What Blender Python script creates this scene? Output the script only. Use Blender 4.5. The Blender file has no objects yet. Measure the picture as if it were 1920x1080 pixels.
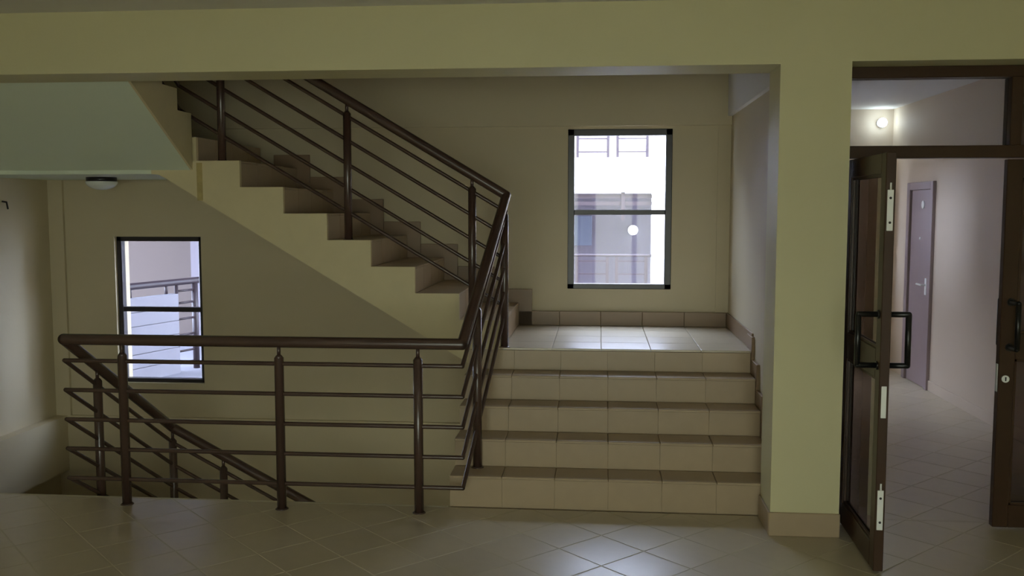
import bpy, math, random
from mathutils import Vector
random.seed(7)
sc = bpy.context.scene
COL = sc.collection

# ------------------------------------------------------------------ camera
cam = bpy.data.cameras.new('camera')
cam.sensor_width = 36.0
cam.lens = 1767.35 / 1920 * 36.0
cam.clip_start = 0.05
cam.clip_end = 200
camo = bpy.data.objects.new('camera', cam)
COL.objects.link(camo)
camo.location = (0, 0, 1.6101)
camo.rotation_euler = (math.pi / 2 - 0.0841, 0, 0.0913)
sc.camera = camo

# ------------------------------------------------------------------ sky
w = bpy.data.worlds.new('overcast_sky')
sc.world = w
w.use_nodes = True
bg = w.node_tree.nodes['Background']
bg.inputs[0].default_value = (0.67, 0.77, 1.0, 1)
bg.inputs[1].default_value = 9.0


def portal(name, loc, rot, sx, sy):
    l = bpy.data.lights.new(name, 'AREA')
    l.shape = 'RECTANGLE'
    l.size = sx
    l.size_y = sy
    l.cycles.is_portal = True
    o = bpy.data.objects.new(name, l)
    COL.objects.link(o)
    o.location = loc
    o.rotation_euler = rot


HP = math.pi / 2
# daylight openings (portals only guide sampling of the sky)
portal('portal_window_right', (0.151, 7.10, 1.60), (-HP, 0, 0), 0.75, 1.16)
portal('portal_window_left', (-3.34, 7.10, 0.83), (-HP, 0, 0), 0.69, 1.13)
portal('portal_corridor_window', (1.95, 10.06, 1.475), (-HP, 0, 0), 0.7, 1.15)
portal('portal_corridor_side', (0.98, 8.4, 1.4), (0, -HP, 0), 0.8, 0.6)
portal('portal_lower_hall', (-0.2, -2.22, -1.67), (HP, 0, 0), 3.0, 2.1)
portal('portal_hall_openings', (-0.2, -2.22, 1.05), (HP, 0, 0), 3.0, 2.1)

sc.view_settings.view_transform = 'Standard'
sc.view_settings.look = 'None'
sc.view_settings.exposure = 1.9
sc.view_settings.gamma = 1.0
sc.view_settings.use_curve_mapping = False
sc.cycles.max_bounces = 12
sc.cycles.diffuse_bounces = 6
sc.cycles.glossy_bounces = 4
sc.cycles.adaptive_threshold = 0.025
sc.cycles.transparent_max_bounces = 12

# ------------------------------------------------------------------ materials


def srgb(c):
    return tuple(((x / 255) / 12.92 if x / 255 <= 0.04045 else ((x / 255 + 0.055) / 1.055) ** 2.4) for x in c) + (1,)


def mat(name, col, rough=0.5, var=0.08, scale=6.0, bump=0.0, bscale=60.0, metal=0.0, spec=0.5, rnd=0.0, coat=0.0):
    m = bpy.data.materials.new(name)
    m.use_nodes = True
    nt = m.node_tree
    b = nt.nodes['Principled BSDF']
    N, L = nt.nodes, nt.links
    tc = N.new('ShaderNodeTexCoord')
    geo = N.new('ShaderNodeNewGeometry')
    nz = N.new('ShaderNodeTexNoise')
    nz.inputs['Scale'].default_value = scale
    nz.inputs['Detail'].default_value = 5
    L.new(geo.outputs['Position'], nz.inputs['Vector'])
    mx = N.new('ShaderNodeMix')
    mx.data_type = 'RGBA'
    c = srgb(col)
    lo = tuple(x * (1 - var) for x in c[:3]) + (1,)
    hi = tuple(min(1, x * (1 + var)) for x in c[:3]) + (1,)
    mx.inputs[6].default_value = lo
    mx.inputs[7].default_value = hi
    L.new(nz.outputs['Fac'], mx.inputs[0])
    out = mx.outputs[2]
    if rnd:
        oi = N.new('ShaderNodeObjectInfo')
        mr = N.new('ShaderNodeMapRange')
        mr.inputs[3].default_value = 1 - rnd
        mr.inputs[4].default_value = 1 + rnd
        L.new(oi.outputs['Random'], mr.inputs[0])
        hs = N.new('ShaderNodeHueSaturation')
        L.new(mr.outputs[0], hs.inputs['Value'])
        L.new(out, hs.inputs['Color'])
        out = hs.outputs[0]
    L.new(out, b.inputs['Base Color'])
    b.inputs['Roughness'].default_value = rough
    b.inputs['Metallic'].default_value = metal
    b.inputs['Specular IOR Level'].default_value = spec
    if coat:
        b.inputs['Coat Weight'].default_value = coat
        b.inputs['Coat Roughness'].default_value = 0.15
    if bump:
        nb = N.new('ShaderNodeTexNoise')
        nb.inputs['Scale'].default_value = bscale
        nb.inputs['Detail'].default_value = 4
        L.new(geo.outputs['Position'], nb.inputs['Vector'])
        bp = N.new('ShaderNodeBump')
        bp.inputs['Strength'].default_value = bump
        bp.inputs['Distance'].default_value = 0.01
        L.new(nb.outputs['Fac'], bp.inputs['Height'])
        L.new(bp.outputs[0], b.inputs['Normal'])
    return m


def glass(name, tint, refl=0.10):
    m = bpy.data.materials.new(name)
    m.use_nodes = True
    nt = m.node_tree
    N, L = nt.nodes, nt.links
    N.remove(N['Principled BSDF'])
    out = N['Material Output']
    tr = N.new('ShaderNodeBsdfTransparent')
    tr.inputs[0].default_value = tint
    gl = N.new('ShaderNodeBsdfGlossy')
    gl.inputs['Roughness'].default_value = 0.02
    fr = N.new('ShaderNodeFresnel')
    fr.inputs[0].default_value = 1.45
    mx = N.new('ShaderNodeMixShader')
    ge = N.new('ShaderNodeNewGeometry')
    inv = N.new('ShaderNodeMath')
    inv.operation = 'SUBTRACT'
    inv.inputs[0].default_value = 1.0
    L.new(ge.outputs['Backfacing'], inv.inputs[1])
    mul = N.new('ShaderNodeMath')
    mul.operation = 'MULTIPLY'
    L.new(fr.outputs[0], mul.inputs[0])
    L.new(inv.outputs[0], mul.inputs[1])
    L.new(mul.outputs[0], mx.inputs[0])
    L.new(tr.outputs[0], mx.inputs[1])
    L.new(gl.outputs[0], mx.inputs[2])
    L.new(mx.outputs[0], out.inputs[0])
    return m


def emit(name, col, s):
    m = bpy.data.materials.new(name)
    m.use_nodes = True
    b = m.node_tree.nodes['Principled BSDF']
    b.inputs['Base Color'].default_value = srgb(col)
    b.inputs['Emission Color'].default_value = srgb(col)
    b.inputs['Emission Strength'].default_value = s
    return m


M = {
    'hall': mat('hall_cream_paint', (205, 199, 158), 0.6, 0.04, 3, 0.05),
    'well': mat('stairwell_beige_paint', (196, 184, 155), 0.65, 0.04, 3, 0.05),
    'white': mat('white_soffit_paint', (214, 224, 206), 0.7, 0.03, 3, 0.04),
    'string': mat('stringer_cream_paint', (208, 196, 158), 0.65, 0.06, 9, 0.05),
    'tile': mat('beige_floor_tile', (186, 174, 150), 0.30, 0.07, 14, 0.02, 90, spec=0.75, rnd=0.04),
    'rtile': mat('beige_stair_tile', (172, 152, 124), 0.38, 0.06, 14, 0.02, 90, rnd=0.03),
    'grout': mat('pale_grout', (196, 188, 165), 0.85, 0.08, 30),
    'skirt': mat('beige_skirting_tile', (142, 118, 92), 0.4, 0.06, 14, rnd=0.05),
    'concrete': mat('raw_concrete', (150, 143, 128), 0.85, 0.12, 8, 0.1),
    'rail': mat('brown_painted_steel', (74, 55, 48), 0.27, 0.08, 20, spec=0.9),
    'bronze': mat('dark_bronze_aluminium', (46, 42, 45), 0.35, 0.06, 20, spec=0.5),
    'doorfr': mat('dark_brown_door_aluminium', (64, 44, 30), 0.36, 0.10, 20, spec=0.4),
    'black': mat('black_handle', (22, 22, 22), 0.3, 0.05, 20),
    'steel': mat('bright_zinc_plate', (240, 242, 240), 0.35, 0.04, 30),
    'dark': mat('dark_slot', (30, 28, 28), 0.6),
    'cdoor': mat('mauve_grey_door', (150, 134, 136), 0.5, 0.04, 5),
    'cwall': mat('corridor_pale_paint', (200, 184, 164), 0.65, 0.03, 3, 0.04),
    'ceil': mat('white_ceiling_paint', (218, 216, 212), 0.8, 0.03, 3),
    'dome': mat('frosted_white_dome', (228, 232, 226), 0.25, 0.02, 5),
    'glass': glass('clear_window_glass', (0.84, 0.85, 0.86, 1)),
    'hglass': glass('green_tinted_hall_glass', (0.535, 0.52, 0.42, 1)),  # tint added to unseen panes to dim and colour the hall daylight
    'dglass': glass('tinted_door_glass', (0.52, 0.46, 0.42, 1)),
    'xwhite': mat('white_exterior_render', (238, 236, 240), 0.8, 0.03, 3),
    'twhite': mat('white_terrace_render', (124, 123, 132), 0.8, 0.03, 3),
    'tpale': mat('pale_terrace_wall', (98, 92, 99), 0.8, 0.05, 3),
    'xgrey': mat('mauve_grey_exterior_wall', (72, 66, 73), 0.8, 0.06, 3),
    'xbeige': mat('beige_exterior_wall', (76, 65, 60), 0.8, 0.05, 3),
    'xrail': mat('mauve_exterior_steel', (44, 32, 38), 0.5, 0.06, 10),
    'ground': mat('pale_paving', (190, 186, 180), 0.9, 0.1, 2),
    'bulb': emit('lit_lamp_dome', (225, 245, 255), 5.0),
}

# ------------------------------------------------------------------ mesh helpers


class MB:
    def __init__(s):
        s.v, s.f, s.sm = [], [], []

    def add(s, vs, fs, smooth=False):
        o = len(s.v)
        s.v += [tuple(v) for v in vs]
        for f in fs:
            s.f.append(tuple(i + o for i in f))
            s.sm.append(smooth)
        return s

    def box(s, x0, x1, y0, y1, z0, z1, b=0.0):
        x0, x1 = min(x0, x1), max(x0, x1)
        y0, y1 = min(y0, y1), max(y0, y1)
        z0, z1 = min(z0, z1), max(z0, z1)
        if b <= 0:
            vs = [(x0, y0, z0), (x1, y0, z0), (x1, y1, z0), (x0, y1, z0), (x0, y0, z1), (x1, y0, z1), (x1, y1, z1), (x0, y1, z1)]
            return s.add(vs, [(3, 2, 1, 0), (4, 5, 6, 7), (0, 1, 5, 4), (1, 2, 6, 5), (2, 3, 7, 6), (3, 0, 4, 7)])
        # chamfered box : 24 verts
        vs, fs = [], []
        X, Y, Z = (x0, x1), (y0, y1), (z0, z1)
        idx = {}
        for i in (0, 1):
            for j in (0, 1):
                for k in (0, 1):
                    sx, sy, sz = (1 if i == 0 else -1), (1 if j == 0 else -1), (1 if k == 0 else -1)
                    for a in range(3):
                        p = [X[i] + sx * b, Y[j] + sy * b, Z[k] + sz * b]
                        p[a] = (X[i], Y[j], Z[k])[a]
                        idx[(i, j, k, a)] = len(vs)
                        vs.append(p)
        g = lambda i, j, k, a: idx[(i, j, k, a)]
        fs += [(g(0, 0, 0, 0), g(0, 0, 1, 0), g(0, 1, 1, 0), g(0, 1, 0, 0)), (g(1, 0, 0, 0), g(1, 1, 0, 0), g(1, 1, 1, 0), g(1, 0, 1, 0)),
               (g(0, 0, 0, 1), g(1, 0, 0, 1), g(1, 0, 1, 1), g(0, 0, 1, 1)), (g(0, 1, 0, 1), g(0, 1, 1, 1), g(1, 1, 1, 1), g(1, 1, 0, 1)),
               (g(0, 0, 0, 2), g(0, 1, 0, 2), g(1, 1, 0, 2), g(1, 0, 0, 2)), (g(0, 0, 1, 2), g(1, 0, 1, 2), g(1, 1, 1, 2), g(0, 1, 1, 2))]
        for i in (0, 1):
            for j in (0, 1):
                fs.append((g(i, j, 0, 0), g(i, j, 1, 0), g(i, j, 1, 1), g(i, j, 0, 1)))
                fs.append((g(i, 0, j, 0), g(i, 1, j, 0), g(i, 1, j, 2), g(i, 0, j, 2)))
                fs.append((g(0, i, j, 1), g(1, i, j, 1), g(1, i, j, 2), g(0, i, j, 2)))
                for k in (0, 1):
                    fs.append((g(i, j, k, 0), g(i, j, k, 1), g(i, j, k, 2)))
        return s.add(vs, fs)

    def prism(s, poly, axis, a, b):
        """poly: 2d points; axis 'x' (poly=YZ), 'y' (poly=XZ), 'z' (poly=XY)"""
        n = len(poly)

        def P(p, t):
            return {'x': (t, p[0], p[1]), 'y': (p[0], t, p[1]), 'z': (p[0], p[1], t)}[axis]
        vs = [P(p, a) for p in poly] + [P(p, b) for p in poly]
        fs = [tuple(range(n))[::-1], tuple(range(n, 2 * n))]
        for i in range(n):
            j = (i + 1) % n
            fs.append((i, j, n + j, n + i))
        return s.add(vs, fs)

    def tube(s, p0, p1, r, n=14, r1=None, ball0=False, ball1=False):
        p0, p1 = Vector(p0), Vector(p1)
        r1 = r if r1 is None else r1
        d = (p1 - p0).normalized()
        u = d.orthogonal().normalized()
        v = d.cross(u)
        vs, fs = [], []
        for (p, rr) in ((p0, r), (p1, r1)):
            for i in range(n):
                a = 2 * math.pi * i / n
                vs.append(p + (u * math.cos(a) + v * math.sin(a)) * rr)
        for i in range(n):
            j = (i + 1) % n
            fs.append((i, j, n + j, n + i))
        s.add(vs, fs, True)
        if ball0:
            s.ball(p0, r)
        else:
            s.add(vs[:n], [tuple(range(n))[::-1]])
        if ball1:
            s.ball(p1, r1)
        else:
            s.add(vs[n:], [tuple(range(n))])
        return s

    def ball(s, c, r, n=12, m=8, sz=1.0, half=None):
        c = Vector(c)
        vs, fs = [], []
        for i in range(m + 1):
            t = math.pi * i / m
            if half == 'down':
                t = math.pi / 2 + t / 2
            if half == 'up':
                t = t / 2
            for j in range(n):
                a = 2 * math.pi * j / n
                vs.append(c + Vector((r * math.sin(t) * math.cos(a), r * math.sin(t) * math.sin(a), r * sz * math.cos(t))))
        for i in range(m):
            for j in range(n):
                k = (j + 1) % n
                fs.append((i * n + j, (i + 1) * n + j, (i + 1) * n + k, i * n + k))
        return s.add(vs, fs, True)

    def mesh(s, name, m):
        me = bpy.data.meshes.new(name)
        me.from_pydata(s.v, [], s.f)
        me.polygons.foreach_set('use_smooth', s.sm)
        import bmesh
        bm = bmesh.new()
        bm.from_mesh(me)
        bmesh.ops.remove_doubles(bm, verts=bm.verts, dist=1e-6)
        bmesh.ops.recalc_face_normals(bm, faces=bm.faces)
        bm.to_mesh(me)
        bm.free()
        me.materials.append(m if not isinstance(m, str) else M[m])
        return me

    def build(s, name, m, parent=None):
        o = bpy.data.objects.new(name, s.mesh(name, m))
        COL.objects.link(o)
        attach(o, parent)
        return o


def worldloc(o):
    p = Vector(o.location)
    while o.parent:
        o = o.parent
        p += Vector(o.location)
    return p


def attach(o, parent, keep=True):
    """vertices / location are given in world space"""
    if parent is not None:
        o.parent = parent
        if keep:
            o.location = Vector(o.location) - worldloc(parent)


def inst(name, me, loc, parent=None, rot=0.0):
    o = bpy.data.objects.new(name, me)
    COL.objects.link(o)
    o.location = loc
    o.rotation_euler = (0, 0, rot)
    attach(o, parent)
    return o


def tag(o, label=None, cat=None, group=None, kind=None):
    if label:
        o['label'] = label
    if cat:
        o['category'] = cat
    if group:
        o['group'] = group
    if kind:
        o['kind'] = kind
    return o


def empty(name, loc):
    o = bpy.data.objects.new(name, None)
    COL.objects.link(o)
    o.location = loc
    o.empty_display_size = 0.1
    return o


def struct(name, mb, m, label, cat):
    o = mb.build(name, m)
    return tag(o, label, cat, kind='structure')


# ------------------------------------------------------------------ dimensions (metres)
D, E, S, B, P = 4.642, 4.947, 5.729, 6.890, 4.824      # depth of front wall, floor edge, landing edge, back wall, guard rail line
G = 0.191
Z = [0, 0.1744, 0.3303, 0.4764, 0.6237, 0.7583]
XL, XR, XW = -0.792, 0.915, 0.935
XP, XP2 = 0.855, 1.1855
RM, GM, X0 = 0.164, 0.2751, -0.8542
ZB, ZC = 2.293, 2.60
XLW = -4.184
WIN2 = (-0.2233, 0.525, 1.0246, 2.1808)
WIN1 = (-3.6797, -2.9955, 0.2721, 1.3971)
TILE = 0.2828
ZLO = -2.72


def wall_with_holes(mb, axis, t0, t1, u0, u1, z0, z1, holes):
    """wall slab between t0,t1 along `axis` normal; spans u0..u1; holes = [(ua,ub,za,zb)]"""
    us = sorted({u0, u1} | {h[0] for h in holes} | {h[1] for h in holes})
    zs = sorted({z0, z1} | {h[2] for h in holes} | {h[3] for h in holes})
    for i in range(len(us) - 1):
        for j in range(len(zs) - 1):
            cu, cz = (us[i] + us[i + 1]) / 2, (zs[j] + zs[j + 1]) / 2
            if any(h[0] < cu < h[1] and h[2] < cz < h[3] for h in holes):
                continue
            if axis == 'y':
                mb.box(us[i], us[i + 1], t0, t1, zs[j], zs[j + 1])
            else:
                mb.box(t0, t1, us[i], us[i + 1], zs[j], zs[j + 1])
    return mb


# ------------------------------------------------------------------ setting : walls
HX0, HX1, HY0 = -4.184, 3.6, -2.0
# back wall of the stairwell
wb = wall_with_holes(MB(), 'y', B, B + 0.22, XLW - 0.2, 1.17, -2.9, 5.3, [WIN1, WIN2])
wall_back = struct('wall_back', wb, 'well', 'beige back wall of the stairwell with two windows', 'wall')
MB().box(XLW, 0.935, B - 0.022, B, -0.42, 0.010).build('ring_beam', 'well', wall_back)
MB().box(XLW, 0.935, B - 0.04, B, 2.2005, 2.62).build('ring_beam', 'well', wall_back)
MB().box(XLW, -4.068, B - 0.024, B, 0.010, 2.2005).build('corner_column', 'well', wall_back)
MB().box(0.845, 0.935, B - 0.012, B, 0.75, 2.2005).build('corner_column', 'well', wall_back)
# left wall of the stairwell and hall
wl = wall_with_holes(MB(), 'x', XLW - 0.2, XLW, HY0 - 0.2, B, -2.9, 5.3, [])
wall_left = struct('wall_left', wl, 'well', 'beige left wall of the stairwell with a ledge at floor level', 'wall')
MB().box(XLW, -4.095, E + 0.0, B - 0.022, -0.42, 0.010).build('ring_beam', 'well', wall_left)
# right wall of the stairwell (corridor on its other side)
wr = MB().box(XW, 1.17, E - 0.022, B, -2.9, ZB).box(XW, 1.17, E, B, ZB, 5.3)
wall_right = struct('wall_right', wr, 'well', 'beige right wall of the stairwell beside the lower steps', 'wall')
MB().box(XW - 0.03, XW, E, B - 0.022, 2.262, 2.62).build('ring_beam', 'ceil', wall_right)
# front wall with beam, pillar and door opening
wf = MB()
wf.box(HX0, XP2, D, E, ZB, ZC + 0.12)
wf.box(XP2, HX1, D, E, 2.302, ZC + 0.12)
wf.box(XP, XP2, D, E - 0.022, 0, ZB)
wf.box(2.86, HX1, D, E, 0, 2.302)
wall_front = struct('wall_front', wf, 'hall', 'cream front beam and pillar framing the stairwell and the door', 'wall')
MB().box(XP - 0.008, XP2 + 0.004, D - 0.012, D, 0, 0.118, 0.003).build('skirting_tile', 'rtile', wall_front)
MB().box(XP - 0.010, XP, D, E - 0.024, 0, 0.118, 0.003).build('skirting_tile', 'rtile', wall_front)
# hall right wall and rear wall with the daylight openings behind the camera
struct('wall_right_hall', MB().box(HX1, HX1 + 0.2, HY0 - 0.2, E, -0.2, ZC + 0.12), 'hall', 'cream right wall of the hall, out of view', 'wall')
wrear = wall_with_holes(MB(), 'y', HY0 - 0.2, HY0, HX0, HX1, 0, ZC + 0.12, [(-1.7, -0.3, 0.0, 2.1), (-0.1, 1.3, 0.0, 2.1)])
struct('wall_rear', wrear, 'hall', 'cream rear wall of the hall with wide openings, behind the viewer', 'wall')
struct('ceiling', MB().box(HX0, HX1, HY0, D, ZC, ZC + 0.12), 'ceil', 'white ceiling of the hall', 'ceiling')
struct('ceiling_stairwell', MB().box(XLW - 0.2, 1.17, E, B + 0.22, 5.3, 5.45), 'ceil', 'white roof slab high over the stairwell', 'ceiling')
wu = MB().box(HX0, 1.17, E - 0.2, E, ZC + 0.12, 5.3)
struct('wall_front_upper', wu, 'well', 'beige wall over the front beam of the stairwell', 'wall')
# corridor
struct('wall_corridor_right', MB().box(2.93, 3.13, E, 9.95, -0.2, 2.72), 'cwall', 'pale right wall of the corridor beyond the door', 'wall')
wce = wall_with_holes(MB(), 'y', 9.84, 10.04, 1.17, 2.93, -0.2, 2.72, [(1.60, 2.30, 0.9, 2.05)])
struct('wall_corridor_end', wce, 'cwall', 'pale end wall of the corridor with a window', 'wall')
struct('wall_corridor_left', wall_with_holes(MB(), 'x', 1.0, 1.17, B + 0.22, 9.84, -0.2, 2.72, [(8.1, 8.7, 1.0, 1.8)]), 'cwall', 'pale left wall of the corridor', 'wall')
struct('ceiling_corridor', MB().box(1.17, 2.93, E, 9.84, 2.60, 2.72), 'ceil', 'white ceiling of the corridor beyond the door', 'ceiling')
MB().box(2.918, 2.93, E, 8.60, 0, 0.09, 0.002).build('skirting_strip', 'cwall', bpy.data.objects['wall_corridor_right'])

# ------------------------------------------------------------------ floors with diagonal tiles


def clip(poly, x0, x1, y0, y1):
    def cut(pl, f, inter):
        out = []
        for i in range(len(pl)):
            a, b = pl[i - 1], pl[i]
            fa, fb = f(a), f(b)
            if fb:
                if not fa:
                    out.append(inter(a, b))
                out.append(b)
            elif fa:
                out.append(inter(a, b))
        return out

    def ix(c):
        return lambda a, b: (c, a[1] + (b[1] - a[1]) * (c - a[0]) / (b[0] - a[0]))

    def iy(c):
        return lambda a, b: (a[0] + (b[0] - a[0]) * (c - a[1]) / (b[1] - a[1]), c)
    for f, it in ((lambda p: p[0] >= x0, ix(x0)), (lambda p: p[0] <= x1, ix(x1)), (lambda p: p[1] >= y0, iy(y0)), (lambda p: p[1] <= y1, iy(y1))):
        poly = cut(poly, f, it)
        if len(poly) < 3:
            return []
    return poly


def area(p):
    return abs(sum(p[i - 1][0] * p[i][1] - p[i][0] * p[i - 1][1] for i in range(len(p)))) / 2


def tile_mb(poly, z0, z1, ch=0.0025):
    """chamfered tile from a convex polygon"""
    mb = MB()
    n = len(poly)
    cx = sum(p[0] for p in poly) / n
    cy = sum(p[1] for p in poly) / n
    ins = []
    for p in poly:
        d = math.hypot(p[0] - cx, p[1] - cy) or 1
        ins.append((p[0] + (cx - p[0]) / d * ch * 1.4, p[1] + (cy - p[1]) / d * ch * 1.4))
    vs = [(p[0], p[1], z0) for p in poly] + [(p[0], p[1], z1 - ch * 0.6) for p in poly] + [(p[0], p[1], z1) for p in ins]
    fs = [tuple(range(2 * n, 3 * n))]
    for i in range(n):
        j = (i + 1) % n
        fs.append((i, j, n + j, n + i))
        fs.append((n + i, n + j, 2 * n + j, 2 * n + i))
    return mb.add(vs, fs)


def diag_tiles(parent, x0, x1, y0, y1, ztop, single):
    """45 degree tiles; `single(cx,cy)` says whether a tile is an object of its own"""
    h = 0.2 - 0.0028          # half diagonal minus joint
    full = None
    rest = MB()
    nrest = 0
    a0, b0 = 1.385, -6.135     # phases of the x+y and x-y joint lines
    for i in range(-40, 60):
        for j in range(-40, 60):
            s, d = a0 + 0.4 * i + 0.2, b0 + 0.4 * j + 0.2
            cx, cy = (s + d) / 2, (s - d) / 2
            if not (x0 - 0.2 < cx < x1 + 0.2 and y0 - 0.2 < cy < y1 + 0.2):
                continue
            poly = [(cx - h, cy), (cx, cy - h), (cx + h, cy), (cx, cy + h)]
            pc = clip(poly, x0, x1, y0, y1)
            if len(pc) < 3 or area(pc) < 0.0015:
                continue
            if not single(cx, cy):
                o = len(rest.v)
                t = tile_mb(pc, ztop - 0.010, ztop)
                rest.add(t.v, t.f)
                nrest += 1
                continue
            if abs(area(pc) - 2 * h * h) < 1e-6:
                if full is None:
                    full = tile_mb([(p[0] - cx, p[1] - cy) for p in poly], -0.010, 0).mesh('tile', 'tile')
                inst('tile', full, (cx, cy, ztop), parent)
            else:
                me = tile_mb([(p[0] - cx, p[1] - cy) for p in pc], -0.010, 0).mesh('tile', 'tile')
                inst('tile', me, (cx, cy, ztop), parent)
    if nrest:
        o = rest.build('tile_field', 'tile', parent)
        o['kind'] = 'stuff'


fl = MB()
fl.box(HX0, HX1, HY0, E - 0.012, -0.20, -0.0012)
floor = struct('floor', fl, 'grout', 'beige diagonal tiled floor of the hall', 'floor')
diag_tiles(floor, HX0, HX1, HY0, E - 0.014, 0.0, lambda x, y: y > 3.45 and -3.4 < x < 2.9)
MB().box(XLW, XL - 0.004, E - 0.013, E + 0.008, -0.16, 0.0005, 0.004).build('edge_strip', 'grout', floor)
MB().box(XP2, 2.86, E - 0.0125, E, -0.2, 0.0, 0.001).build('threshold_strip', 'tile', floor)
flc = struct('floor_corridor', MB().box(1.17, 2.93, E, 9.84, -0.20, -0.0012), 'grout', 'tiled floor of the corridor beyond the door', 'floor')
diag_tiles(flc, 1.17, 2.918, E, 9.84, 0.0, lambda x, y: True)
struct('floor_lower', MB().box(XLW - 0.2, HX1 + 0.2, HY0 - 0.2, B, ZLO - 0.2, ZLO), 'rtile', 'lower storey floor deep under the stairwell', 'floor')
struct('wall_lower_front', MB().box(XW, HX1 + 0.2, E, E + 0.15, ZLO, -0.2), 'well', 'beige lower storey wall beside the stairwell', 'wall')
struct('wall_lower_right', MB().box(HX1, HX1 + 0.2, HY0 - 0.2, E, ZLO, -0.2), 'hall', 'cream right wall of the lower storey hall', 'wall')
struct('wall_lower_rear', wall_with_holes(MB(), 'y', HY0 - 0.2, HY0, XLW, HX1, ZLO, -0.2, [(-1.7, -0.3, ZLO, -0.62), (-0.1, 1.3, ZLO, -0.62)]), 'hall', 'cream rear wall of the lower storey hall with two openings', 'wall')

# half landing
ld = MB().box(XL, XW, S + 0.012, B - 0.022, Z[5] - 0.16, Z[5] - 0.012)
landing = struct('floor_landing', ld, 'grout', 'shiny tiled half landing below the right window', 'floor')
nx, ny = 5, 4
lx0, lx1, ly0, ly1 = -0.579, XW - 0.012, S - 0.016, B - 0.034
tw, td = (lx1 - lx0) / nx, (ly1 - ly0) / ny
lt = tile_mb([(0.0015, 0.0015), (tw - 0.0015, 0.0015), (tw - 0.0015, td - 0.0015), (0.0015, td - 0.0015)], -0.012, 0).mesh('tile', 'tile')
for i in range(nx):
    for j in range(ny):
        inst('tile', lt, (lx0 + i * tw, ly0 + j * td, Z[5]), landing)
# skirting along back wall and right wall of the landing
st = MB().box(0.001, 0.299, 0, 0.012, 0, 0.104, 0.002).mesh('skirting_tile', 'skirt')
for k in range(5):
    inst('skirting_tile', st, (-0.579 + 0.3 * k, B - 0.034, Z[5]), landing)
st2 = MB().box(0, 0.010, 0.001, 0.29, 0, 0.104, 0.002).mesh('skirting_tile', 'skirt')
for k in range(4):
    inst('skirting_tile', st2, (XW - 0.012, S + 0.0 + 0.285 * k, Z[5]), landing)

# ------------------------------------------------------------------ flights of stairs


def tread_tiles(parent, x0, x1, y0, y1, z, n, axis):
    if axis == 'x':
        t = (x1 - x0) / n
        me = MB().box(0.001, t - 0.001, 0, y1 - y0, -0.014, 0, 0.003).mesh('tread_tile', 'rtile')
        for i in range(n):
            inst('tread_tile', me, (x0 + i * t, y0, z), parent)
    else:
        t = (y1 - y0) / n
        me = MB().box(0, x1 - x0, 0.001, t - 0.001, -0.014, 0, 0.003).mesh('tread_tile', 'rtile')
        for i in range(n):
            inst('tread_tile', me, (x0, y0 + i * t, z), parent)


# ascending flight, straight ahead
f1 = empty('stair_flight', ((XL + XR) / 2, E, 0))
tag(f1, 'wide beige tiled flight of five steps rising to the landing', 'stairs')
poly = [(E + 0.012, -0.16)]
for k in range(5):
    poly += [(E + k * G + 0.012, Z[k] - (0.012 if k else 0)), (E + k * G + 0.012, Z[k + 1] - 0.014)]
poly += [(S + 0.012, Z[5] - 0.014), (S + 0.012, Z[5] - 0.17), (E + 0.25, -0.16)]
MB().prism(poly, 'x', XL + 0.004, XW - 0.001).build('flight_body', 'rtile', f1)
n = 6
tw = (XR - XL) / n
for k in range(5):
    h = Z[k + 1] - Z[k] - 0.014
    off = [0.016, 0.03, -0.03, 0.02, 0][k]
    me = MB().box(0.0003, tw - 0.0003, 0, 0.012, 0.001, h, 0.0008).mesh('riser_tile', 'rtile')
    for i in range(n):
        inst('riser_tile', me, (XL + i * tw, E + k * G, Z[k]), f1)
    if k < 4:
        tread_tiles(f1, XL, XR, E + k * G - 0.016, E + (k + 1) * G, Z[k + 1], n, 'x')
    # stepped skirting at the right wall
    MB().box(XR + 0.002, XW, E + k * G - 0.02, E + (k + 1) * G - 0.021, Z[k], Z[k + 1] + 0.085, 0.002).build('skirting_tile', 'skirt', f1)

# middle flight along the back wall
f2 = empty('stair_flight', (-1.6, S, Z[5]))
tag(f2, 'cream sided flight climbing left along the back wall', 'stairs')
xr = [X0 + GM - k * GM for k in range(8)]          # riser positions 1..8
poly = [(xr[0] - 0.012, Z[5] - 0.15), (xr[0] - 0.012, Z[5] + RM - 0.014)]
for k in range(1, 8):
    poly += [(xr[k] - 0.012, Z[5] + k * RM - 0.014), (xr[k] - 0.012, Z[5] + (k + 1) * RM - 0.014)]
ztop = Z[5] + 8 * RM
poly += [(-2.80, ztop - 0.014), (-2.80, 1.826), (-2.755, 1.822), (-2.72, 1.806), (-2.68, 1.782), (-0.72, 0.610), (-0.70, 0.6)]
MB().prism(poly, 'y', S + 0.03, B - 0.023).build('flight_body', 'string', f2)
edge = [(xr[0] + 0.002, Z[5] - 0.15), (xr[0] + 0.002, Z[5] + RM + 0.001)]
for k in range(1, 7):
    edge += [(xr[k] + 0.002, Z[5] + k * RM + 0.001), (xr[k] + 0.002, Z[5] + (k + 1) * RM + 0.001)]
edge += [(-2.80, Z[5] + 7 * RM + 0.001)] + poly[-6:]
MB().prism(edge, 'y', S, S + 0.03).build('side_string', 'string', f2)
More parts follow.
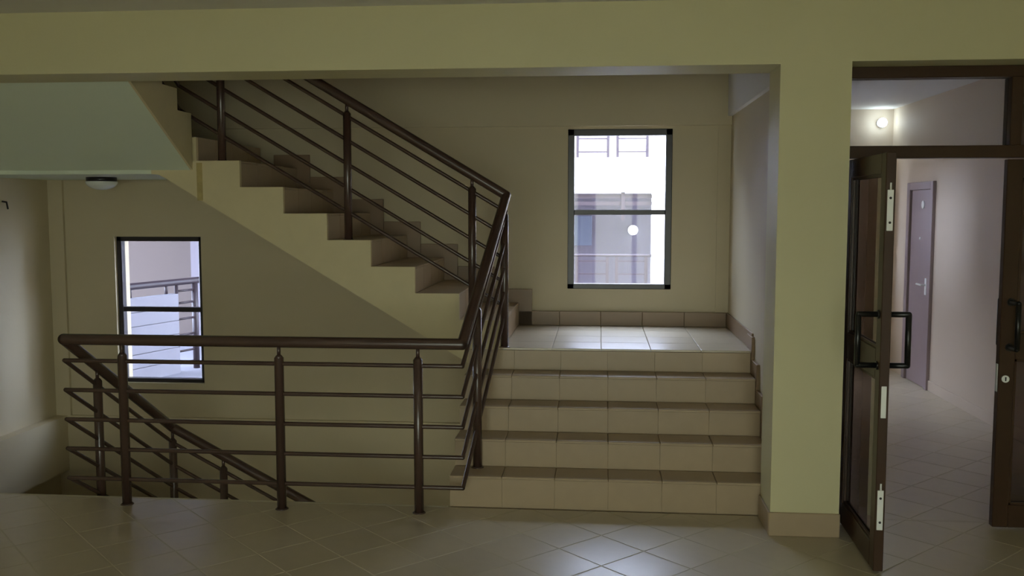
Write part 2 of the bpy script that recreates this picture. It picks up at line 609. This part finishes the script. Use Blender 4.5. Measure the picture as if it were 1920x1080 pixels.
for k in range(8):
    me = MB().box(-0.012, 0, 0.001, (B - 0.055 - S) / 4 - 0.001, 0.001, RM - 0.014, 0.0015).mesh('riser_tile', 'rtile')
    for i in range(4):
        inst('riser_tile', me, (xr[k], S + 0.031 + i * (B - 0.055 - S) / 4, Z[5] + k * RM), f2)
    if k < 7:
        tread_tiles(f2, xr[k] - GM, xr[k] + 0.001, S + 0.031, B - 0.024, Z[5] + (k + 1) * RM, 4, 'y')
    # stepped skirting on the back wall
    if k < 7:
        x_hi = xr[k] + 0.10
        MB().box(xr[k] - GM + 0.101, x_hi, B - 0.034, B - 0.0225, Z[5] + k * RM if k else Z[5] + 0.0, Z[5] + (k + 1) * RM + 0.10, 0.002).build('skirting_tile', 'skirt', f2)

MB().box(-2.505, -2.468, S - 0.0008, S, 1.66, 1.895).build('paint_streak', mat('ochre_paint', (176, 158, 104), 0.6, 0.2, 30), f2)
# upper landing at the left and the flight above the viewer's left
lu = MB().box(XLW, -2.80, S, B - 0.023, 1.826, ztop)
struct('floor_landing_upper', lu, 'white', 'white underside of the upper left landing with the round lamp', 'landing')
f3 = empty('stair_flight', (-3.35, S, ztop))
tag(f3, 'white underside of the flight overhead at the upper left', 'stairs')
rs = (2.72 - ztop) / 5
poly = [(S, 1.85), (S, ztop + rs)]
y = S
for k in range(1, 5):
    y = S - G * k
    poly += [(y, ztop + k * rs), (y, ztop + (k + 1) * rs)] if k < 4 else [(y, ztop + 4 * rs), (y, 2.72)]
poly = [(S, 1.85)]
for k in range(4):
    poly += [(S - G * k, ztop + k * rs), (S - G * k, ztop + (k + 1) * rs)]
poly += [(E + 0.004, ztop + 4 * rs), (E + 0.004, 1.85 + 0.59 * (S - E - 0.004))]
MB().prism(poly, 'x', XLW + 0.001, -2.545).build('flight_body', 'white', f3)
# beige painted side of that flight
MB().prism(poly, 'x', -2.545, -2.530).build('side_string', 'string', f3)

# descending flight at the left and the one below the middle flight
f4 = empty('stair_flight', (-3.4, E, -0.8))
tag(f4, 'hidden steps going down behind the left floor edge', 'stairs')
rd = 0.152
poly = [(E + 0.008, -0.17)]
for k in range(1, 5):
    poly += [(E + G * (k - 1) + 0.008, -rd * k), (E + G * k, -rd * k)]
poly += [(S, -0.76), (B - 0.023, -0.76), (B - 0.023, -0.93), (S, -0.93), (E + 0.008, -0.45)]
poly = [(E + 0.008, -0.45), (E + 0.008, -rd)]
for k in range(1, 5):
    poly += [(E + G * k, -rd * k), (E + G * k, -rd * (k + 1))]
poly += [(B - 0.023, -0.76), (B - 0.023, -0.93), (S, -0.93)]
MB().prism(poly, 'x', -4.094, -2.62).build('flight_body', 'concrete', f4)
for k in range(1, 5):
    MB().box(-4.094, -2.62, E + G * (k - 1), E + G * k + 0.012, -rd * k, -rd * k + 0.012, 0.003).build('tread_tile', 'rtile', f4)
f5 = empty('stair_flight', (-1.6, S, -2.0))
tag(f5, 'unseen lower flight going down under the middle flight', 'stairs')
poly = [(-2.62, -0.93), (-2.62, -0.76)]
for k in range(7):
    poly += [(-2.62 + GM * k, -0.76 - RM * k), (-2.62 + GM * k, -0.76 - RM * (k + 1))]
poly = [(-2.619, -0.77 - RM)]
for k in range(1, 7):
    poly += [(-2.62 + GM * k, -0.76 - RM * k), (-2.62 + GM * k, -0.76 - RM * (k + 1))]
poly += [(0.93, -0.76 - RM * 7), (0.93, -0.96 - RM * 7), (-2.62 + GM * 6.2, -0.96 - RM * 7), (-2.619, -1.06 - RM)]
MB().prism(poly, 'y', S, B - 0.023).build('flight_body', 'string', f5)

# ------------------------------------------------------------------ railing (one welded run)
rail = empty('stair_railing', (-0.70, P, 0))
tag(rail, 'brown steel railing with five bars guarding the stairwell and following the stairs', 'railing')
YM = S + 0.045
hn = [(-0.86, YM, -0.80), (-2.735, YM, 0.200), (-2.882, P, 0.905), (-0.702, P, 0.905), (-0.565, YM, 1.690), (-2.625, YM, 2.918), (-2.74, E - 0.05, 3.60)]
LV = [0.116, 0.278, 0.440, 0.602, 0.766]
SL = [0.100, 0.247, 0.394, 0.541, 0.690]
offs = [SL, SL, LV, LV, SL, SL, SL]
NR = [f'run{i}' for i in range(6)]
for i in range(6):
    a, b = hn[i], hn[i + 1]
    MB().tube(a, b, 0.030, 18, ball0=True, ball1=True).build('handrail', 'rail', rail)
    for k in range(5):
        pa = (a[0], a[1], a[2] - offs[i][k])
        pb = (b[0], b[1], b[2] - offs[i + 1][k])
        MB().tube(pa, pb, 0.0115, 10, ball0=True, ball1=True).build('bar', 'rail', rail)


def post(x, y, zb, zh, r=0.025):
    p = MB()
    p.tube((x, y, zb), (x, y, zh - 0.085), r, 18)
    p.tube((x, y, zh - 0.085), (x, y, zh - 0.070), r, 18, r1=r * 0.55)
    o = p.build('post', 'rail', rail)
    MB().tube((x, y, zh - 0.072), (x, y, zh - 0.022), 0.010, 10).build('pin', 'rail', o)
    MB().tube((x, y, zb), (x, y, zb + 0.006), r + 0.011, 18, r1=r + 0.004).build('base_ring', 'rail', o)


for x in (-2.554, -1.685, -0.937):
    post(x, P, 0, 0.905)


def hz(i, t):
    a, b = hn[i], hn[i + 1]
    return tuple(a[j] + (b[j] - a[j]) * t for j in range(3))


p = hz(3, 0.30); post(p[0], p[1], Z[1], p[2])
p = hz(3, 0.955); post(p[0], p[1], Z[4] if p[1] < S - 0.016 else Z[5], p[2])
for x, k in ((-0.775, 1), (-1.553, 4), (-2.355, 7)):
    t = (x - hn[4][0]) / (hn[5][0] - hn[4][0])
    post(x, YM, Z[5] + RM * k, hz(4, t)[2])
p = hz(1, 0.73); post(p[0], p[1], -rd * 2 + 0.012, p[2])
post(-2.735, YM, -0.76, 0.195)
for x, k in ((-2.40, 1), (-1.6, 4), (-1.0, 6)):
    t = (x - hn[1][0]) / (hn[0][0] - hn[1][0])
    a, b = hn[1], hn[0]
    post(x, YM, -0.76 - RM * k, a[2] + (b[2] - a[2]) * t)

# ------------------------------------------------------------------ windows


def window(name, w, ysash, split, label, tf=0.036):
    x0, x1, z0, z1 = w
    e = empty(name, ((x0 + x1) / 2, B + 0.06, z0))
    tag(e, label, 'window', kind='structure')
    y0, y1 = ysash, ysash + 0.06
    t = tf
    MB().box(x0, x1, y0, y1, z1 - t, z1, 0.003).build('frame_head', 'bronze', e)
    MB().box(x0, x1, y0, y1, z0, z0 + t * 0.8, 0.003).build('frame_sill', 'bronze', e)
    MB().box(x0, x0 + t, y0, y1, z0, z1, 0.003).build('frame_jamb', 'bronze', e)
    MB().box(x1 - t, x1, y0, y1, z0, z1, 0.003).build('frame_jamb', 'bronze', e)
    MB().box(x0 + t, x1 - t, y0 + 0.006, y1 - 0.006, split - 0.018, split + 0.018, 0.003).build('meeting_rail', 'bronze', e)
    MB().box(x0 + t, x1 - t, y0 + 0.022, y0 + 0.028, split + 0.018, z1 - t).build('pane', 'glass', e)
    MB().box(x0 + t, x1 - t, y0 + 0.034, y0 + 0.040, z0 + t * 0.8, split - 0.018).build('pane', 'glass', e)
    return e


window('window_1', WIN1, B + 0.035, 0.837, 'dark framed window low on the back wall behind the level railing')
window('window_2', WIN2, B + 0.012, 1.583, 'dark framed window above the half landing', 0.046)

# ------------------------------------------------------------------ double door to the corridor
YD = 4.83
dj = empty('door_1', (1.6, YD, 0))
tag(dj, 'dark brown door frame with a glazed transom, right of the pillar', 'door frame', kind='structure')
MB().box(XP2, 2.86, YD, YD + 0.09, 2.247, 2.302, 0.003).build('frame_head', 'doorfr', dj)
MB().box(XP2, 1.232, YD, YD + 0.09, 0, 2.247, 0.003).build('frame_jamb', 'doorfr', dj)
MB().box(2.81, 2.86, YD, YD + 0.09, 0, 2.247, 0.003).build('frame_jamb', 'doorfr', dj)
MB().box(1.232, 2.81, YD, YD + 0.09, 1.858, 1.918, 0.003).build('transom_bar', 'doorfr', dj)
MB().box(1.990, 2.045, YD, YD + 0.09, 1.918, 2.247, 0.003).build('transom_post', 'doorfr', dj)
MB().box(1.232, 1.990, YD + 0.04, YD + 0.046, 1.918, 2.247).build('pane', 'glass', dj)
MB().box(2.045, 2.81, YD + 0.04, YD + 0.046, 1.918, 2.247).build('pane', 'dglass', dj)


def leaf(name, label, hinge, ang, wdt, sgn):
    """leaf built along +x from the hinge, thickness along y, then turned about the hinge by `ang`"""
    e = empty(name, hinge)
    e.rotation_euler = (0, 0, ang)
    tag(e, label, 'door', kind='structure')

    def part(mb, nm, m, par=e):
        o = bpy.data.objects.new(nm, mb.mesh(nm, m))
        COL.objects.link(o)
        o.parent = par
        return o
    z0, z1, sw, th = 0.012, 1.850, 0.075, 0.042
    mx = (lambda a: a) if sgn > 0 else (lambda a: -a)

    def bx(a, b, y0, y1, c, d, bev=0.003):
        return MB().box(mx(a), mx(b), y0, y1, c, d, bev)
    h = th / 2
    part(bx(0, sw, -h, h, z0, z1), 'stile', 'doorfr')
    part(bx(wdt - sw, wdt, -h, h, z0, z1), 'stile', 'doorfr')
    part(bx(sw, wdt - sw, -h, h, z1 - 0.09, z1), 'top_rail', 'doorfr')
    part(bx(sw, wdt - sw, -h, h, z0, z0 + 0.115), 'bottom_rail', 'doorfr')
    part(bx(sw, wdt - sw, -h, h, 0.865, 0.995), 'middle_rail', 'doorfr')
    part(bx(sw, wdt - sw, -0.003, 0.003, 0.995, z1 - 0.09, 0), 'pane', 'dglass')
    part(bx(sw, wdt - sw, -0.003, 0.003, z0 + 0.115, 0.865, 0), 'pane', 'dglass')
    # glazing beads
    for s in (-1, 1):
        for (c, d) in ((0.995, z1 - 0.09), (z0 + 0.115, 0.865)):
            bd = MB()
            y0, y1 = s * 0.004, s * 0.014
            bd.box(mx(sw), mx(sw + 0.012), y0, y1, c, d)
            bd.box(mx(wdt - sw - 0.012), mx(wdt - sw), y0, y1, c, d)
            bd.box(mx(sw), mx(wdt - sw), y0, y1, c, c + 0.012)
            bd.box(mx(sw), mx(wdt - sw), y0, y1, d - 0.012, d)
            part(bd, 'glazing_bead', 'doorfr')
    # D pull handles on both faces
    xh = mx(wdt - 0.045)
    for s in (-1, 1):
        hb = MB()
        yo = s * (h + 0.085)
        z_a, z_b = 0.925, 1.150
        hb.tube((xh, s * h, z_a), (xh, yo, z_a), 0.0125, 12, ball1=True)
        hb.tube((xh, s * h, z_b), (xh, yo, z_b), 0.0125, 12, ball1=True)
        hb.tube((xh, yo, z_a), (xh, yo, z_b), 0.0125, 12)
        ho = part(hb, 'pull_handle', 'black')
        part(MB().tube((xh, s * h, z_a), (xh, s * (h + 0.006), z_a), 0.020, 14), 'rose', 'black', ho)
        part(MB().tube((xh, s * h, z_b), (xh, s * (h + 0.006), z_b), 0.020, 14), 'rose', 'black', ho)
    return e, part, mx, wdt, h


# open leaf: hinged at the left jamb, swung towards the hall
la, part, mx, wdt, hh = leaf('door_2', 'open brown glazed door leaf swung towards the viewer', (1.262, YD + 0.045, 0), -HP - 0.03, 0.70, 1)
for z0, z1 in ((1.515, 1.690), (0.200, 0.378)):
    bo = part(MB().box(wdt, wdt + 0.004, -0.013, 0.013, z0, z1, 0.0015), 'flush_bolt', 'steel')
    for zz in (z0 + 0.035, z1 - 0.035):
        part(MB().tube((wdt + 0.004, 0, zz), (wdt + 0.0055, 0, zz), 0.0055, 10), 'screw', 'dark', bo)
    part(MB().tube((wdt + 0.002, 0, z1), (wdt + 0.002, 0, z1 + 0.03), 0.004, 8), 'bolt_rod', 'steel', bo)
part(MB().box(wdt, wdt + 0.003, -0.011, 0.011, 0.70, 0.84, 0.001), 'strike_plate', 'steel')
for zz in (0.25, 0.95, 1.62):
    part(MB().tube((0.0, 0.026, zz), (0.0, 0.026, zz + 0.09), 0.008, 10), 'hinge', 'doorfr')
# closed leaf on the right
lb, part, mx, wdt, hh = leaf('door_3', 'closed brown glazed door leaf with a round lock at the right edge', (2.805, YD + 0.022, 0), 0, 0.820, -1)
lk = part(MB().tube((mx(wdt - 0.030), -hh, 0.768), (mx(wdt - 0.030), -hh - 0.012, 0.768), 0.018, 18), 'lock_cylinder', 'steel')
part(MB().box(mx(wdt - 0.033), mx(wdt - 0.027), -hh - 0.0135, -hh - 0.012, 0.758, 0.778), 'keyhole', 'dark', lk)
part(MB().box(mx(wdt), mx(wdt + 0.003), -0.011, 0.011, 0.70, 0.84, 0.001), 'lock_plate', 'steel')

# door inside the corridor
d4 = empty('door_4', (2.92, 8.9, 0))
tag(d4, 'mauve grey flush door in the right corridor wall', 'door', kind='structure')
MB().box(2.900, 2.93, 8.56, 8.62, 0, 1.85, 0.003).build('frame_jamb', 'cdoor', d4)
MB().box(2.900, 2.93, 9.17, 9.25, 0, 1.85, 0.003).build('frame_jamb', 'cdoor', d4)
MB().box(2.900, 2.93, 8.62, 9.17, 1.78, 1.85, 0.003).build('frame_head', 'cdoor', d4)
MB().box(2.914, 2.93, 8.622, 9.140, 0.008, 1.778, 0.002).build('door_panel', 'cdoor', d4)
MB().box(2.924, 2.93, 9.14, 9.17, 0.008, 1.778).build('jamb_gap', 'dark', d4)  # dark strip standing in for the shadow beside the jamb
lv = MB().tube((2.914, 8.69, 0.93), (2.872, 8.69, 0.93), 0.010, 10, ball1=True)
lv.tube((2.872, 8.69, 0.93), (2.872, 8.81, 0.93), 0.009, 10, ball1=True)
lvo = lv.build('lever_handle', 'steel', d4)
MB().box(2.908, 2.914, 8.67, 8.71, 0.84, 0.99, 0.002).build('handle_plate', 'steel', lvo)
MB().tube((2.914, 8.83, 1.645), (2.908, 8.83, 1.645), 0.036, 18).build('round_plate', 'steel', d4)  # pale disc standing in for a light highlight on the door
MB().tube((2.914, 8.88, 1.34), (2.908, 8.88, 1.34), 0.012, 12).build('spy_hole', 'steel', d4)

# corridor window
cw = empty('window_3', (1.95, 9.9, 0.4))
tag(cw, 'corridor end window hidden behind the pillar', 'window', kind='structure')
for (a, b, c, d) in ((1.60, 1.64, 0.9, 2.05), (2.26, 2.30, 0.9, 2.05), (1.64, 2.26, 0.9, 0.94), (1.64, 2.26, 2.01, 2.05)):
    MB().box(a, b, 9.86, 9.91, c, d, 0.003).build('frame_bar', 'bronze', cw)
MB().box(1.64, 2.26, 9.882, 9.888, 0.94, 2.01).build('pane', 'glass', cw)
cw2 = empty('window_4', (1.08, 8.4, 0.9))  # unseen window, added to light the corridor wall and floor
tag(cw2, 'corridor side window out of view', 'window', kind='structure')
for (a, b, c, d) in ((8.1, 8.14, 1.0, 1.8), (8.66, 8.7, 1.0, 1.8), (8.14, 8.66, 1.0, 1.04), (8.14, 8.66, 1.76, 1.8)):
    MB().box(1.06, 1.11, a, b, c, d, 0.003).build('frame_bar', 'bronze', cw2)  # frame of the added side window
MB().box(1.082, 1.088, 8.14, 8.66, 1.04, 1.76).build('pane', 'glass', cw2)  # pane of the added side window
for k, (a, b, zo) in enumerate(((-1.7, -0.3, 0), (-0.1, 1.3, 0), (-1.7, -0.3, ZLO), (-0.1, 1.3, ZLO))):
    hw = empty('window_%d' % (5 + k), ((a + b) / 2, HY0 - 0.1, zo))
    tag(hw, ['left tinted glass door in the rear hall wall', 'right tinted glass door in the rear hall wall', 'left tinted glass door of the lower hall', 'right tinted glass door of the lower hall'][k], 'window', kind='structure')
    for (c, d, e, f) in ((a, a + 0.05, 0, 2.1), (b - 0.05, b, 0, 2.1), (a + 0.05, b - 0.05, 2.05, 2.1), (a + 0.05, b - 0.05, 0, 0.05), ((a + b) / 2 - 0.04, (a + b) / 2 + 0.04, 0.05, 2.05)):
        MB().box(c, d, HY0 - 0.13, HY0 - 0.07, zo + e, zo + f, 0.003).build('frame_bar', 'doorfr', hw)
    MB().box(a + 0.05, (a + b) / 2 - 0.04, HY0 - 0.103, HY0 - 0.097, zo + 0.05, zo + 2.05).build('pane', 'hglass', hw)
    MB().box((a + b) / 2 + 0.04, b - 0.05, HY0 - 0.103, HY0 - 0.097, zo + 0.05, zo + 2.05).build('pane', 'hglass', hw)

# ------------------------------------------------------------------ lamps
cl = empty('ceiling_lamp', (-3.44, 6.30, 1.826))
tag(cl, 'unlit round bulkhead lamp under the upper left landing', 'lamp')
MB().tube((-3.44, 6.30, 1.826), (-3.44, 6.30, 1.796), 0.100, 28).build('base_ring', 'bronze', cl)
MB().ball((-3.44, 6.30, 1.797), 0.106, 28, 8, 0.55, 'down').build('dome', 'dome', cl)

wlmp = empty('wall_lamp', (2.80, 9.84, 2.46))
tag(wlmp, 'lit round lamp at the far end of the corridor', 'lamp')
MB().tube((2.80, 9.84, 2.46), (2.80, 9.80, 2.46), 0.040, 20).build('base', 'steel', wlmp)
MB().ball((2.80, 9.760, 2.46), 0.046, 18, 12).build('globe', 'bulb', wlmp)
pl = bpy.data.lights.new('wall_lamp_light', 'POINT')
pl.energy = 0.3
pl.color = (0.85, 0.97, 1.0)
pl.shadow_soft_size = 0.046
plo = bpy.data.objects.new('wall_lamp_light', pl)
COL.objects.link(plo)
plo.location = (2.74, 9.66, 2.44)
attach(plo, wlmp)

hk = empty('wire_stub', (XLW, 6.31, 1.65))
tag(hk, 'small dark wire end poking from the left stairwell wall', 'wire')
MB().tube((XLW, 6.31, 1.66), (XLW + 0.03, 6.315, 1.655), 0.006, 8, ball1=True).tube((XLW + 0.03, 6.315, 1.655), (XLW + 0.035, 6.32, 1.61), 0.006, 8, ball1=True).build('wire', 'dark', hk)

# ------------------------------------------------------------------ outside the right window : neighbouring building
ob = empty('neighbour_building', (0.2, 14.3, -3))
tag(ob, 'white neighbouring building with galleries and balustrades outside the right window', 'building')
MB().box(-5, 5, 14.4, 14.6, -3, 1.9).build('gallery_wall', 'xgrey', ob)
MB().box(-5, 5, 14.4, 14.6, 1.9, 6).build('gallery_wall', 'xwhite', ob)  # sunlit brightness put into the upper wall's white colour
for z0, z1 in ((1.835, 2.30), (-0.55, 0.10), (4.3, 4.75)):
    MB().box(-5, 5, 12.95, 14.4, z0, z1).build('slab', 'xwhite', ob)
for x in (-2.6, 0.722, 4.0):
    MB().box(x, x + 0.24, 12.93, 13.17, -3, 6, 0.01).build('column', 'xwhite', ob)
MB().box(-5, 5, 13.02, 13.06, 1.655, 1.705).build('hanging_rail', 'xrail', ob)
MB().box(-5, 5, 13.02, 13.05, 1.75, 1.80).build('hanging_rail', 'xrail', ob)
for x in (-1.2, 0.331, 1.9):
    MB().box(x - 0.025, x + 0.025, 13.0, 13.05, 1.45, 1.835).build('hanger', 'xrail', ob)
for zb, zt in ((0.10, 0.95), (2.30, 3.15)):
    for bx0 in (-2.20, -0.29, 1.05, 2.0):
        for (a, b) in ((bx0, bx0 + 0.413), (bx0 + 0.541, bx0 + 0.941)):
            if bx0 > 0.9 and a > 3.6:
                continue
            pn = MB()
            pn.box(a - 0.020, a + 0.020, 13.0, 13.03, zb, zt)
            pn.box(b - 0.020, b + 0.020, 13.0, 13.03, zb, zt)
            fr = pn.build('balustrade_frame', 'xrail', ob)
            m = 5
            for q in range(m):
                zz = zb + 0.08 + q * (zt - zb - 0.14) / (m - 1)
                MB().box(a + 0.014, b - 0.014, 13.005, 13.025, zz - 0.010, zz + 0.010).build('balustrade_bar', 'xrail', fr)
    MB().tube((-5, 13.015, zt + 0.02), (5, 13.015, zt + 0.02), 0.022, 10).build('top_rail', 'xrail', ob)
MB().box(-0.95, -0.10, 14.37, 14.4, 1.05, 1.50, 0.004).build('gallery_window', mat('slate_shutter', (62, 68, 82), 0.5), ob)
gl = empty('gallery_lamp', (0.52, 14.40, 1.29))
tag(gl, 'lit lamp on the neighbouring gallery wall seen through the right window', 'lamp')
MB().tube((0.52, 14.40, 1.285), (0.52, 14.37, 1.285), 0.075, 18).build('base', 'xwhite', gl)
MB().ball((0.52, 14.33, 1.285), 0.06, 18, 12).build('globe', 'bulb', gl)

# outside the left window : terrace with parapet and handrail
tr = empty('terrace', (-4.2, 8.8, -0.15))
tag(tr, 'white terrace floor and walls outside the left window', 'terrace')
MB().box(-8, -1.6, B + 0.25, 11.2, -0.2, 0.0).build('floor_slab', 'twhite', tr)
MB().box(-8, -1.6, B + 0.25, 11.2, 2.6, 2.75).build('roof_slab', 'twhite', tr)  # unseen roof added to keep sky light off the terrace
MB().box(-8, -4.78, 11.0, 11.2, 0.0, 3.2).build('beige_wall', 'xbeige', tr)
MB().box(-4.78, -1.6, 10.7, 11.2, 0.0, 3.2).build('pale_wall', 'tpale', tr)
pr = empty('terrace_parapet', (-4.3, 8.5, 0))
tag(pr, 'white terrace parapet with a mauve handrail on short posts outside the left window', 'parapet')


def line(t):
    return (-4.37 + 0.33 * t, 8.10 + 1.05 * t)


a, b = line(-0.25), line(0.72)
dx, dy = b[0] - a[0], b[1] - a[1]
L = math.hypot(dx, dy)
nx_, ny_ = -dy / L * 0.05, dx / L * 0.05
for q in range(6):
    MB().prism([(a[0] - nx_, a[1] - ny_), (b[0] - nx_, b[1] - ny_), (b[0] + nx_, b[1] + ny_), (a[0] + nx_, a[1] + ny_)], 'z', q * 0.131, q * 0.131 + 0.124).build('parapet_board', 'twhite', pr)
MB().prism([(a[0] - nx_ * 0.7, a[1] - ny_ * 0.7), (b[0] - nx_ * 0.7, b[1] - ny_ * 0.7), (b[0] + nx_ * 0.7, b[1] + ny_ * 0.7), (a[0] + nx_ * 0.7, a[1] + ny_ * 0.7)], 'z', 0, 0.775).build('parapet_core', 'twhite', pr)
a, b = line(-0.3), line(1.06)
MB().tube((a[0], a[1], 0.89), (b[0], b[1], 0.89), 0.032, 14, ball0=True, ball1=True).build('handrail', 'xrail', pr)
for t in (-0.1, 0.20, 0.62):
    p = line(t)
    MB().tube((p[0], p[1], 0.785), (p[0], p[1], 0.87), 0.016, 10).build('short_post', 'xrail', pr)
for t, r in ((0.745, 0.018), (0.98, 0.032)):
    p = line(t)
    MB().tube((p[0], p[1], 0), (p[0], p[1], 0.87), r, 12).build('post', 'xrail', pr)
a, b = line(0.745), line(0.98)
for zz in (0.08, 0.20, 0.36, 0.52, 0.68, 0.80):
    MB().tube((a[0], a[1], zz), (b[0], b[1], zz), 0.011, 8).build('bar', 'xrail', pr)

struct('ground', MB().box(-30, 30, -30, 40, -3.2, -3.0), 'ground', 'pale ground outside the building', 'ground')
